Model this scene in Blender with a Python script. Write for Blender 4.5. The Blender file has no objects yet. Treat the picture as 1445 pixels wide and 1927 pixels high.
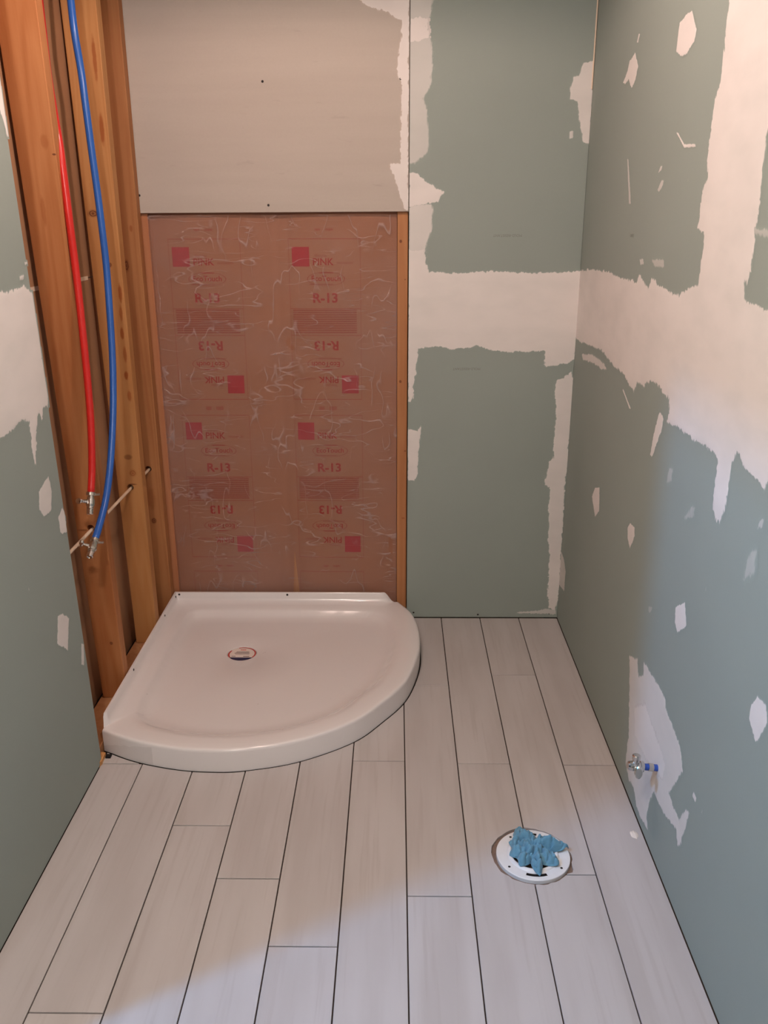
import bpy, bmesh, math, random
import numpy as np
from mathutils import Vector, Matrix, noise as mnoise

random.seed(4)
sc = bpy.context.scene
COL = sc.collection

# ------------------------------------------------------------------ camera, light, exposure
cam_data = bpy.data.cameras.new('camera')
cam = bpy.data.objects.new('camera', cam_data)
COL.objects.link(cam)
cam_data.sensor_fit = 'VERTICAL'
cam_data.sensor_height = 36.0
cam_data.lens = 1639.506 / 1927 * 36.0
cam_data.clip_start = 0.02
PITCH, YAW, ROLL = -0.328895738, 0.0141321320, 0.0030300525
R_ = Matrix.Rotation(YAW, 3, 'Z') @ Matrix.Rotation(PITCH, 3, 'X') @ Matrix.Rotation(ROLL, 3, 'Y')
Rc = Matrix((R_.col[0], R_.col[2], -R_.col[1])).transposed()
cam.matrix_world = Matrix.Translation((-0.650529592, -3.19125350, 1.53891827)) @ Rc.to_4x4()
sc.camera = cam

sc.view_settings.view_transform = 'Standard'
sc.view_settings.look = 'None'
sc.view_settings.gamma = 1.0
sc.view_settings.use_curve_mapping = False
sc.view_settings.exposure = 0.25

world = bpy.data.worlds.new('world')
sc.world = world
world.use_nodes = True
world.node_tree.nodes['Background'].inputs[0].default_value = (0.8, 0.9, 1.0, 1)
world.node_tree.nodes['Background'].inputs[1].default_value = 0.03


def lamp(name, kind, loc, energy, col, radius=0.03, rot=(0, 0, 0), size=None):
    d = bpy.data.lights.new(name, kind)
    d.energy = energy
    d.color = col
    if kind == 'AREA':
        d.shape = 'DISK'
        d.size = size
    else:
        d.shadow_soft_size = radius
    o = bpy.data.objects.new(name, d)
    o.location = loc
    o.rotation_euler = rot
    COL.objects.link(o)
    return o


WARM = (1.0, 0.73, 0.63)
SOFT_WHITE = (1.0, 0.90, 0.85)
COOL = (0.12, 0.48, 1.0)
# the bathroom's two bulbs under the ceiling, and the hall's cold light that comes in through the side door
shaded = lamp('shaded_bulb', 'SPOT', (-.90, -1.22, 2.36), 31, WARM, 0.035)   # a downlight: its rim cuts the flattest rays
shaded.data.spot_size = math.radians(176)
shaded.data.spot_blend = 0.25
lamp('ceiling_bulb', 'POINT', (-1.08, -2.72, 2.30), 37, SOFT_WHITE, 0.035)
lamp('hall_light', 'POINT', (-2.15, -2.40, 2.40), 112, COOL, 0.04)


# outlines measured on the walls, in metres: (outline, feather, raggedness, strength, grid step)
MUD_BACK=[
 ([(-0.610,2.238),(-0.538,2.238),(-0.536,2.193),(-0.537,2.163),(-0.552,2.132),(-0.546,2.102),(-0.534,2.055),(-0.531,1.993),(-0.541,1.937),(-0.561,1.905),(-0.549,1.881),(-0.546,1.816),(-0.542,1.766),(-0.552,1.733),(-0.579,1.711),(-0.606,1.706)],0.012,0.004,0.62,0.004),
 ([(-0.607,2.140),(-0.575,2.148),(-0.552,2.139),(-0.546,2.102),(-0.546,2.082),(-0.574,2.077),(-0.607,2.074)],0.008,0.004,1,0.003),
 ([(-0.606,1.674),(-0.577,1.672),(-0.547,1.645),(-0.490,1.611),(-0.503,1.583),(-0.532,1.577),(-0.550,1.573),(-0.605,1.566)],0.005,0.004,1,0.003),
 ([(-0.605,1.573),(-0.528,1.573),(-0.526,1.545),(-0.529,1.489),(-0.543,1.454),(-0.550,1.426),(-0.546,1.393),(-0.604,1.393)],0.012,0.003,0.8,0.004),
 ([(-0.608,1.422),(-0.550,1.426),(-0.544,1.368),(-0.536,1.345),(-0.453,1.341),(-0.397,1.344),(-0.304,1.348),(-0.228,1.344),(-0.153,1.340),(-0.060,1.345),(-0.001,1.349),(0.003,1.108),(-0.002,1.033),(-0.055,1.021),(-0.105,1.014),(-0.110,1.070),(-0.169,1.066),(-0.239,1.066),(-0.309,1.074),(-0.359,1.089),(-0.380,1.081),(-0.450,1.079),(-0.506,1.087),(-0.569,1.080),(-0.593,0.878),(-0.605,0.882)],0.005,0.005,1,0.004),
 ([(-0.061,0.961),(-0.037,0.968),(-0.007,0.993),(0.001,0.925),(0.000,0.779),(-0.001,0.629),(-0.005,0.553),(-0.003,0.396),(-0.004,0.316),(0.000,0.110),(-0.010,0.034),(-0.036,0.042),(-0.046,0.152),(-0.047,0.275),(-0.059,0.436),(-0.060,0.553),(-0.081,0.557),(-0.079,0.591),(-0.068,0.652),(-0.053,0.667),(-0.057,0.779),(-0.055,0.860),(-0.064,0.925)],0.004,0.005,0.95,0.003),
 ([(-0.606,0.783),(-0.569,0.768),(-0.557,0.790),(-0.563,0.705),(-0.568,0.606),(-0.580,0.577),(-0.604,0.579)],0.003,0.003,1,0.003),
 ([(-0.033,2.009),(-0.003,2.014),(-0.002,1.966),(-0.001,1.882),(0.000,1.812),(-0.001,1.764),(-0.020,1.773),(-0.031,1.812),(-0.041,1.854),(-0.047,1.896),(-0.072,1.901),(-0.073,1.938),(-0.066,1.967),(-0.047,1.971),(-0.044,1.993)],0.005,0.003,0.92,0.003),
 ([(-0.068,1.802),(-0.055,1.802),(-0.056,1.779),(-0.065,1.781)],0.003,0.002,0.8,0.002),
 ([(-0.163,0.023),(-0.070,0.035),(-0.040,0.042),(-0.008,0.030),(-0.009,0.020),(-0.069,0.017)],0.004,0.004,0.6,0.003)]
MUD_BOARD=[
 ([(-0.770,2.207),(-0.770,2.194),(-0.748,2.178),(-0.704,2.164),(-0.674,2.161),(-0.652,2.141),(-0.634,2.135),(-0.633,2.095),(-0.644,2.029),(-0.646,1.968),(-0.635,1.961),(-0.632,1.892),(-0.636,1.787),(-0.634,1.701),(-0.675,1.703),(-0.658,1.665),(-0.636,1.607),(-0.620,1.558),(-0.610,1.555),(-0.611,2.193),(-0.611,2.206)],0.004,0.004,1,0.003)]
MUD_RIGHT=[
 ([(-1.251,1.949),(-1.251,1.933),(-1.249,1.907),(-1.251,1.853),(-1.252,1.786),(-1.231,1.757),(-1.223,1.727),(-1.226,1.691),(-1.219,1.671),(-1.235,1.610),(-1.210,1.584),(-1.208,1.534),(-1.210,1.512),(-1.253,1.503),(-1.259,1.457),(-1.256,1.425),(-1.247,1.392),(-1.177,1.380),(-1.139,1.362),(-1.118,1.359),(-1.046,1.365),(-0.929,1.376),(-0.893,1.384),(-0.875,1.357),(-0.822,1.366),(-0.778,1.386),(-0.755,1.363),(-0.565,1.362),(-0.412,1.370),(-0.200,1.364),(0.004,1.348),(0.017,1.114),(-0.019,1.116),(-0.104,1.114),(-0.283,1.127),(-0.413,1.131),(-0.529,1.117),(-0.598,1.110),(-0.689,1.108),(-0.744,1.096),(-0.823,1.080),(-0.851,1.110),(-0.911,1.109),(-0.933,1.129),(-1.050,1.141),(-1.080,1.128),(-1.136,1.125),(-1.142,1.090),(-1.138,1.067),(-1.238,1.076),(-1.324,1.073),(-1.427,1.080),(-1.483,1.073),(-1.487,1.061),(-1.485,1.030),(-1.489,0.967),(-1.517,0.948),(-1.541,0.953),(-1.553,1.004),(-1.557,1.051),(-1.556,1.075),(-1.575,1.110),(-1.626,1.092),(-1.684,1.089),(-1.715,1.074),(-1.724,1.096),(-1.791,1.094),(-3.600,1.050),(-3.600,1.350),(-1.725,1.375),(-1.623,1.378),(-1.561,1.380),(-1.514,1.384),(-1.506,1.419),(-1.522,1.413),(-1.529,1.471),(-1.525,1.513),(-1.526,1.560),(-1.521,1.638),(-1.520,1.678),(-1.553,1.753),(-1.523,1.901)],0.005,0.006,1,0.004),
 ([(-1.014,1.960),(-1.057,1.917),(-1.051,1.897),(-1.004,1.879),(-0.959,1.881),(-0.922,1.897),(-0.925,1.928),(-0.928,1.953),(-0.976,1.961)],0.003,0.002,1,0.002),
 ([(-0.532,1.953),(-0.578,1.914),(-0.557,1.883),(-0.526,1.868),(-0.485,1.897),(-0.445,1.888),(-0.421,1.895),(-0.462,1.916),(-0.479,1.940)],0.003,0.002,0.95,0.002),
 ([(-0.557,1.996),(-0.569,1.993),(-0.558,1.975),(-0.544,1.978)],0.002,0.001,0.8,0.002),
 ([(-0.986,1.717),(-0.998,1.715),(-1.053,1.687),(-1.131,1.682),(-1.135,1.677),(-1.056,1.680)],0.002,0.001,0.95,0.0015),
 ([(-0.542,1.685),(-0.554,1.684),(-0.622,1.566),(-0.602,1.566)],0.0025,0.001,0.6,0.002),
 ([(-0.880,1.648),(-0.895,1.650),(-0.890,1.641),(-0.866,1.635)],0.002,0.001,0.7,0.002),
 ([(-0.903,1.617),(-0.920,1.615),(-0.909,1.601),(-0.886,1.591),(-0.874,1.595)],0.003,0.002,0.6,0.002),
 ([(-0.764,1.424),(-0.801,1.426),(-0.809,1.414),(-0.776,1.412)],0.004,0.003,0.6,0.002),
 ([(-0.888,1.428),(-0.981,1.430),(-0.985,1.420),(-0.907,1.414)],0.006,0.004,0.45,0.003),
 ([(-1.521,1.513),(-1.581,1.511),(-1.597,1.502),(-1.566,1.503),(-1.524,1.505)],0.006,0.004,0.4,0.003),
 ([(-0.126,1.073),(-0.248,1.093),(-0.360,1.097),(-0.457,1.094),(-0.495,1.086),(-0.432,1.076),(-0.300,1.076),(-0.148,1.062)],0.006,0.004,0.8,0.003),
 ([(-0.701,1.063),(-0.713,1.064),(-0.807,1.029),(-0.795,1.026)],0.002,0.001,0.9,0.0015),
 ([(-1.073,1.075),(-1.107,1.068),(-1.099,1.036),(-1.065,0.986),(-1.043,0.953),(-1.028,0.956),(-1.041,1.014),(-1.063,1.065)],0.003,0.003,0.9,0.002),
 ([(-0.468,0.693),(-0.527,0.713),(-0.546,0.640),(-0.499,0.606),(-0.436,0.654)],0.003,0.002,1,0.002),
 ([(-1.190,0.967),(-1.213,0.970),(-1.217,0.942),(-1.185,0.932)],0.008,0.004,0.3,0.003),
 ([(-1.364,0.928),(-1.383,0.931),(-1.380,0.910),(-1.361,0.907)],0.008,0.004,0.3,0.003),
 ([(-0.908,0.729),(-0.952,0.730),(-0.959,0.709),(-0.928,0.660),(-0.897,0.681),(-0.888,0.707)],0.003,0.002,1,0.002),
 ([(-1.341,0.675),(-1.396,0.711),(-1.421,0.667),(-1.371,0.626),(-1.347,0.640)],0.004,0.002,1,0.002),
 ([(-1.810,0.717),(-1.845,0.723),(-1.860,0.696),(-1.835,0.644),(-1.826,0.639),(-1.791,0.662),(-1.792,0.691)],0.004,0.002,1,0.002),
 ([(-1.700,0.959),(-1.714,0.961),(-1.723,0.926),(-1.686,0.894),(-1.689,0.932)],0.012,0.006,0.3,0.003),
 ([(-1.713,1.021),(-1.732,1.031),(-1.731,1.012),(-1.711,1.005)],0.006,0.004,0.45,0.003),
 ([(-1.373,0.928),(-1.388,0.934),(-1.384,0.913),(-1.333,0.892)],0.008,0.005,0.25,0.003),
 ([(-1.143,0.582),(-1.169,0.594),(-1.167,0.579),(-1.144,0.570)],0.004,0.003,0.3,0.002),
 ([(-1.021,0.376),(-1.094,0.405),(-1.120,0.368),(-1.158,0.392),(-1.152,0.429),(-1.211,0.429),(-1.291,0.434),(-1.341,0.430),(-1.363,0.407),(-1.430,0.400),(-1.481,0.380),(-1.505,0.345),(-1.489,0.320),(-1.471,0.284),(-1.437,0.231),(-1.439,0.236),(-1.477,0.227),(-1.522,0.224),(-1.553,0.279),(-1.576,0.286),(-1.560,0.233),(-1.544,0.172),(-1.530,0.159),(-1.516,0.198),(-1.473,0.181),(-1.396,0.162),(-1.339,0.167),(-1.314,0.122),(-1.306,0.061),(-1.320,0.037),(-1.256,0.026),(-1.217,0.028),(-1.179,0.061),(-1.121,0.051),(-1.084,0.075),(-1.086,0.172),(-1.051,0.292)],0.007,0.005,0.85,0.003),
 ([(-1.120,0.269),(-1.199,0.333),(-1.301,0.308),(-1.396,0.285),(-1.390,0.242),(-1.333,0.219),(-1.232,0.202),(-1.142,0.205)],0.012,0.006,1,0.003),
 ([(-1.584,0.347),(-1.599,0.344),(-1.597,0.333),(-1.580,0.333)],0.003,0.002,0.9,0.002),
 ([(0.042,0.292),(-0.060,0.275),(-0.103,0.245),(-0.100,0.163),(0.016,0.145)],0.004,0.002,0.8,0.002)]
MUD_LEFT=[
 ([(-1.206,1.894),(-1.070,1.849),(-1.063,1.799),(-1.067,1.706),(-1.082,1.707),(-1.094,1.748),(-1.100,1.761),(-1.241,1.791)],0.004,0.003,1,0.003),
 ([(-2.020,1.360),(-1.229,1.378),(-1.205,1.376),(-1.150,1.378),(-1.097,1.384),(-1.085,1.373),(-1.042,1.358),(-1.034,1.335),(-1.032,1.280),(-1.024,1.233),(-1.028,1.221),(-1.047,1.217),(-1.039,1.167),(-1.046,1.092),(-1.079,1.090),(-1.099,1.061),(-1.106,1.091),(-1.134,1.058),(-1.169,0.972),(-1.178,1.003),(-1.169,1.077),(-1.209,1.088),(-1.268,1.080),(-1.331,1.077),(-2.020,1.070)],0.005,0.006,1,0.004),
 ([(-1.102,0.920),(-1.095,0.877),(-1.114,0.832),(-1.160,0.833),(-1.181,0.859),(-1.170,0.901)],0.004,0.002,0.9,0.002),
 ([(-1.041,0.817),(-1.031,0.783),(-1.034,0.745),(-1.063,0.752),(-1.073,0.760),(-1.074,0.798)],0.003,0.003,1,0.002),
 ([(-1.158,0.560),(-1.129,0.554),(-1.093,0.521),(-1.127,0.445),(-1.152,0.469),(-1.184,0.494)],0.004,0.003,1,0.002),
 ([(-1.030,0.414),(-1.017,0.402),(-1.031,0.346),(-1.048,0.359)],0.003,0.002,0.8,0.002),
 ([(-1.117,1.406),(-1.093,1.406),(-1.096,1.398),(-1.117,1.398)],0.003,0.002,0.7,0.002),
 ([(-1.076,1.436),(-1.051,1.436),(-1.053,1.430),(-1.075,1.430)],0.003,0.002,0.7,0.002)]
RED_PATH=[(-1.5920,-0.5932,1.9898),(-1.5710,-0.6513,1.8922),(-1.5570,-0.6812,1.8249),(-1.5470,-0.7004,1.7692),(-1.5385,-0.7139,1.7126),(-1.5335,-0.7254,1.6558),(-1.5295,-0.7333,1.5895),(-1.5265,-0.7393,1.5197),(-1.5240,-0.7395,1.3817),(-1.5200,-0.7520,1.2399),(-1.5180,-0.7631,1.0938),(-1.5170,-0.7789,0.9751),(-1.5200,-0.8009,0.8559),(-1.5220,-0.8280,0.7847)]
BLUE_PATH=[(-1.5500,-0.4688,2.1025),(-1.5450,-0.4807,2.0220),(-1.5400,-0.4745,1.9298),(-1.5350,-0.4816,1.8472),(-1.5300,-0.4842,1.7212),(-1.5250,-0.4864,1.6060),(-1.5200,-0.4929,1.5026),(-1.5170,-0.4980,1.3968),(-1.5150,-0.5150,1.2741),(-1.5130,-0.5372,1.1498),(-1.5120,-0.5664,1.0414),(-1.5120,-0.6074,0.9351),(-1.5140,-0.6665,0.8175),(-1.5170,-0.7254,0.7354),(-1.5200,-0.7884,0.6819),(-1.5220,-0.8418,0.6470)]

# ------------------------------------------------------------------ helpers
def lin(c):
    return c / 12.92 if c <= 0.04045 else ((c + 0.055) / 1.055) ** 2.4


def rgb(r, g, b):
    return (lin(r / 255), lin(g / 255), lin(b / 255), 1)


class NT:
    """small shader graph builder"""

    def __init__(self, name, rough=0.7, spec=0.3):
        self.m = bpy.data.materials.new(name)
        self.m.use_nodes = True
        self.t = self.m.node_tree
        self.p = self.t.nodes['Principled BSDF']
        self.p.inputs['Roughness'].default_value = rough
        self.p.inputs['Specular IOR Level'].default_value = spec

    def n(self, typ, **kw):
        nd = self.t.nodes.new(typ)
        for k, v in kw.items():
            setattr(nd, k, v)
        return nd

    def ln(self, a, b):
        self.t.links.new(a, b)

    def val(self, sock, v):
        if hasattr(v, 'links'):
            self.ln(v, sock)
        else:
            sock.default_value = v

    def math(self, op, a, b=0.0, c=None):
        nd = self.n('ShaderNodeMath', operation=op)
        self.val(nd.inputs[0], a)
        self.val(nd.inputs[1], b)
        if c is not None:
            self.val(nd.inputs[2], c)
        return nd.outputs[0]

    def vmath(self, op, a, b=(0, 0, 0)):
        nd = self.n('ShaderNodeVectorMath', operation=op)
        self.val(nd.inputs[0], a)
        self.val(nd.inputs[1], b)
        return nd.outputs['Value'] if op == 'LENGTH' else nd.outputs[0]

    def mix(self, f, a, b, blend='MIX'):
        nd = self.n('ShaderNodeMix', data_type='RGBA', blend_type=blend)
        self.val(nd.inputs[0], f)
        self.val(nd.inputs[6], a)
        self.val(nd.inputs[7], b)
        return nd.outputs[2]

    def ramp(self, f, lo, hi):
        nd = self.n('ShaderNodeMapRange', interpolation_type='SMOOTHSTEP')
        self.val(nd.inputs['Value'], f)
        nd.inputs['From Min'].default_value = lo
        nd.inputs['From Max'].default_value = hi
        return nd.outputs[0]

    def noise(self, vec, scale=1.0, detail=4, rough=0.5):
        nd = self.n('ShaderNodeTexNoise')
        self.val(nd.inputs['Vector'], vec)
        nd.inputs['Scale'].default_value = scale
        nd.inputs['Detail'].default_value = detail
        nd.inputs['Roughness'].default_value = rough
        return nd.outputs[0]

    def pos(self):
        return self.n('ShaderNodeNewGeometry').outputs['Position']

    def rand(self):
        return self.n('ShaderNodeObjectInfo').outputs['Random']

    def base(self, c):
        self.val(self.p.inputs['Base Color'], c)

    def bump(self, h, strength=0.2, dist=0.001):
        b = self.n('ShaderNodeBump')
        b.inputs['Strength'].default_value = strength
        b.inputs['Distance'].default_value = dist
        self.val(b.inputs['Height'], h)
        self.ln(b.outputs[0], self.p.inputs['Normal'])


def plain(name, c, rough=0.6, spec=0.3, metal=0.0, var=0.08, scale=40):
    t = NT(name, rough, spec)
    t.p.inputs['Metallic'].default_value = metal
    f = t.noise(t.pos(), scale, 3)
    dark = tuple(x * (1 - var) for x in c[:3]) + (1,)
    lite = tuple(min(1, x * (1 + var)) for x in c[:3]) + (1,)
    t.base(t.mix(f, dark, lite))
    return t.m


GREEN = rgb(154, 164, 157)
MUD = rgb(232, 226, 222)


def green_mat():
    t = NT('green_board_paper', 0.78, 0.25)
    p = t.pos()
    n1 = t.noise(p, 2.2, 3)
    n2 = t.noise(p, 260, 2)
    c = t.mix(n1, tuple(x * .93 for x in GREEN[:3]) + (1,), tuple(x * 1.06 for x in GREEN[:3]) + (1,))
    c = t.mix(t.math('MULTIPLY', n2, 0.16), c, (0.25, 0.27, 0.24, 1))
    # scattered small pale scuffs
    sp = t.noise(t.vmath('MULTIPLY', p, (60, 60, 22)), 1, 2)
    c = t.mix(t.math('MULTIPLY', t.ramp(sp, .77, .84), 0.5), c, MUD)
    t.base(c)
    t.bump(n2, 0.08, 0.0005)
    return t.m


def mud_mat(under):
    t = NT('joint_compound', 0.8, 0.2)
    p = t.pos()
    at = t.n('ShaderNodeAttribute', attribute_name='mud').outputs['Fac']
    n1 = t.noise(p, 5, 4)
    n2 = t.noise(t.vmath('MULTIPLY', p, (150, 150, 34)), 1, 4, .6)
    mudc = t.mix(n1, rgb(227, 220, 216), rgb(236, 230, 226))
    edge = t.math('ADD', at, t.math('MULTIPLY', t.math('SUBTRACT', n2, 0.5), 0.95))
    edge = t.math('MULTIPLY', t.ramp(edge, 0.16, 0.62), t.ramp(at, 0.0, 0.12))
    thin = t.ramp(t.noise(t.vmath('MULTIPLY', p, (6, 6, 14)), 1, 3), .35, .75)
    edge = t.math('MULTIPLY', edge, t.math('SUBTRACT', 1.0, t.math('MULTIPLY', thin, 0.12)))
    st = t.n('ShaderNodeAttribute', attribute_name='strength').outputs['Fac']
    edge = t.math('MULTIPLY', edge, st)
    t.base(t.mix(edge, under, mudc))
    t.bump(t.noise(t.vmath('MULTIPLY', p, (20, 20, 120)), 1, 3), 0.06, 0.0006)
    return t.m


def wood_mat(name, lite, dark, knots=(), seed=0.0, paint=()):
    t = NT(name, 0.62, 0.3)
    p = t.vmath('ADD', t.pos(), (seed * 3.1, seed * 1.7, seed * 5.3))
    P = t.pos()
    n = t.noise(t.vmath('MULTIPLY', p, (11, 11, .55)), 1, 2, .45)
    rings = t.math('SINE', t.math('MULTIPLY', n, 60.0))
    rings = t.math('MULTIPLY_ADD', rings, .5, .5)
    fine = t.noise(t.vmath('MULTIPLY', p, (260, 260, 6)), 1, 3)
    broad = t.noise(t.vmath('MULTIPLY', p, (14, 14, 1.2)), 1, 2)
    f = t.math('ADD', t.math('MULTIPLY', rings, .30), t.math('MULTIPLY', fine, .32))
    f = t.math('ADD', f, t.math('MULTIPLY', t.ramp(broad, .3, .7), .38))
    c = t.mix(f, lite, dark)
    for (x, y, z, rx, rz, k, kc) in knots:
        d = t.vmath('MULTIPLY', t.vmath('SUBTRACT', P, (x, y, z)), (1 / rx, 1 / rx, 1 / rz))
        L = t.vmath('LENGTH', d)
        L = t.math('ADD', L, t.math('MULTIPLY', t.math('SUBTRACT', t.noise(P, 60, 2), .5), .5))
        m = t.math('SUBTRACT', 1.0, t.ramp(L, .55, 1.1))
        if k > 0:
            rr = t.math('MULTIPLY_ADD', t.math('SINE', t.math('MULTIPLY', L, 14.0)), .3, .7)
            m = t.math('MULTIPLY', m, rr)
        c = t.mix(t.math('MULTIPLY', m, abs(k)), c, kc)
    t.base(c)
    t.bump(t.math('ADD', fine, rings), 0.08, 0.0006)
    return t.m


def setprops(o, label=None, cat=None, group=None, kind=None):
    if label:
        o['label'] = label
    if cat:
        o['category'] = cat
    if group:
        o['group'] = group
    if kind:
        o['kind'] = kind
    return o


def empty(name, loc=(0, 0, 0), **kw):
    o = bpy.data.objects.new(name, None)
    o.location = loc
    o.empty_display_size = 0.05
    COL.objects.link(o)
    return setprops(o, **kw)


def link(name, me, mat, parent=None, smooth=False, **kw):
    """mesh in world coordinates; kept in place under its parent"""
    o = bpy.data.objects.new(name, me)
    if mat is not None:
        me.materials.clear()
        me.materials.append(mat)
    if smooth:
        me.polygons.foreach_set('use_smooth', [True] * len(me.polygons))
    COL.objects.link(o)
    if parent is not None:
        o.parent = parent
        r = parent
        off = Vector((0, 0, 0))
        while r is not None:
            off += r.location
            r = r.parent
        o.location = -off
    return setprops(o, **kw)


def from_bm(bm):
    me = bpy.data.meshes.new('m')
    bmesh.ops.recalc_face_normals(bm, faces=bm.faces)
    bm.to_mesh(me)
    bm.free()
    return me


def box_me(lo, hi, bev=0.0, seg=1):
    bm = bmesh.new()
    v = [bm.verts.new((x, y, z)) for x in (lo[0], hi[0]) for y in (lo[1], hi[1]) for z in (lo[2], hi[2])]
    for f in ((0, 1, 3, 2), (4, 6, 7, 5), (0, 4, 5, 1), (2, 3, 7, 6), (0, 2, 6, 4), (1, 5, 7, 3)):
        bm.faces.new([v[i] for i in f])
    bmesh.ops.recalc_face_normals(bm, faces=bm.faces)
    if bev:
        bmesh.ops.bevel(bm, geom=bm.edges[:], offset=bev, segments=seg, affect='EDGES', profile=0.5)
    return from_bm(bm)


def tube_bm(bm, pts, r, n=14, caps=True):
    pts = [Vector(p) for p in pts]
    rings = []
    rs = r if isinstance(r, (list, tuple)) else [r] * len(pts)
    up = None
    for i, p in enumerate(pts):
        d = (pts[min(i + 1, len(pts) - 1)] - pts[max(i - 1, 0)])
        if d.length < 1e-9:
            d = Vector((0, 0, 1)) if up is None else up[2]
        d.normalize()
        if up is None:
            a = d.orthogonal().normalized()
        else:
            a = (up[0] - d * up[0].dot(d)).normalized()
        b = d.cross(a)
        up = (a, b, d)
        rings.append([bm.verts.new(p + (a * math.cos(t) + b * math.sin(t)) * rs[i])
                      for t in (2 * math.pi * k / n for k in range(n))])
    for A, Bq in zip(rings, rings[1:]):
        for k in range(n):
            bm.faces.new((A[k], A[(k + 1) % n], Bq[(k + 1) % n], Bq[k]))
    if caps:
        bm.faces.new(rings[0][::-1])
        bm.faces.new(rings[-1])


def tube_me(pts, r, n=14, caps=True):
    bm = bmesh.new()
    tube_bm(bm, pts, r, n, caps)
    return from_bm(bm)


def rod_me(a, b, prof, n=20):
    """lathe: prof = [(t along a->b in metres, radius)]"""
    a = Vector(a)
    d = (Vector(b) - a).normalized()
    u = d.orthogonal().normalized()
    w = d.cross(u)
    bm = bmesh.new()
    rings = []
    for t, r in prof:
        rings.append([bm.verts.new(a + d * t + (u * math.cos(k * 2 * math.pi / n) + w * math.sin(k * 2 * math.pi / n)) * r)
                      for k in range(n)])
    for A, Bq in zip(rings, rings[1:]):
        for k in range(n):
            bm.faces.new((A[k], A[(k + 1) % n], Bq[(k + 1) % n], Bq[k]))
    bm.faces.new(rings[0][::-1])
    bm.faces.new(rings[-1])
    return from_bm(bm)


def spline(pts, n):
    """Catmull-Rom through pts"""
    P = [Vector(p) for p in pts]
    P = [P[0] * 2 - P[1]] + P + [P[-1] * 2 - P[-2]]
    out = []
    m = len(P) - 3
    for i in range(n):
        s = i / (n - 1) * m
        k = min(int(s), m - 1)
        t = s - k
        a, b, c, d = P[k:k + 4]
        out.append(0.5 * ((2 * b) + (c - a) * t + (2 * a - 5 * b + 4 * c - d) * t * t + (3 * b - a - 3 * c + d) * t ** 3))
    return out


def prism_me(poly, z0, z1):
    bm = bmesh.new()
    A = [bm.verts.new((x, y, z0)) for x, y in poly]
    Bq = [bm.verts.new((x, y, z1)) for x, y in poly]
    n = len(poly)
    for k in range(n):
        bm.faces.new((A[k], A[(k + 1) % n], Bq[(k + 1) % n], Bq[k]))
    bm.faces.new(A[::-1])
    bm.faces.new(Bq)
    return from_bm(bm)


def bool_cut(me, cutters):
    """me minus the cutter meshes, through the boolean modifier"""
    o = bpy.data.objects.new('tmp', me)
    COL.objects.link(o)
    cs = []
    for cme in cutters:
        c = bpy.data.objects.new('tmpc', cme)
        COL.objects.link(c)
        md = o.modifiers.new('b', 'BOOLEAN')
        md.operation = 'DIFFERENCE'
        md.solver = 'EXACT'
        md.object = c
        cs.append(c)
    dg = bpy.context.evaluated_depsgraph_get()
    dg.update()
    out = bpy.data.meshes.new_from_object(o.evaluated_get(dg))
    for c in cs:
        bpy.data.objects.remove(c)
    bpy.data.objects.remove(o)
    return out


def text_me(s, size, to_world, bold=0.0):
    """lettering as a flat mesh; to_world maps local (x, y) to a world point"""
    cu = bpy.data.curves.new('t', 'FONT')
    cu.body = s
    cu.size = size
    cu.align_x = 'CENTER'
    cu.offset = bold
    cu.align_y = 'CENTER'
    cu.resolution_u = 3
    o = bpy.data.objects.new('tmp', cu)
    COL.objects.link(o)
    dg = bpy.context.evaluated_depsgraph_get()
    dg.update()
    me = bpy.data.meshes.new_from_object(o.evaluated_get(dg))
    bpy.data.objects.remove(o)
    for v in me.vertices:
        v.co = to_world(v.co.x, v.co.y)
    return me


def vnoise(a, b, s, seed):
    """numpy value noise"""
    a = a / s + seed * 17.31
    b = b / s + seed * 9.77
    ia, ib = np.floor(a), np.floor(b)
    fa, fb = a - ia, b - ib
    fa = fa * fa * (3 - 2 * fa)
    fb = fb * fb * (3 - 2 * fb)

    def h(i, j):
        v = np.sin(i * 127.1 + j * 311.7) * 43758.5453
        return v - np.floor(v)
    return (h(ia, ib) * (1 - fa) + h(ia + 1, ib) * fa) * (1 - fb) + (h(ia, ib + 1) * (1 - fa) + h(ia + 1, ib + 1) * fa) * fb - .5


def poly_sd(A, Bq, poly):
    P = np.array(poly)
    d = np.full(A.shape, 1e9)
    ins = np.zeros(A.shape, bool)
    n = len(P)
    for i in range(n):
        x0, y0 = P[i]
        x1, y1 = P[(i + 1) % n]
        ex, ey = x1 - x0, y1 - y0
        L = ex * ex + ey * ey + 1e-12
        t = np.clip(((A - x0) * ex + (Bq - y0) * ey) / L, 0, 1)
        d = np.minimum(d, np.hypot(A - x0 - t * ex, Bq - y0 - t * ey))
        if y0 != y1:
            ins ^= ((y0 > Bq) != (y1 > Bq)) & (A < ex * (Bq - y0) / ey + x0)
    return np.where(ins, d, -d)


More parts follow.
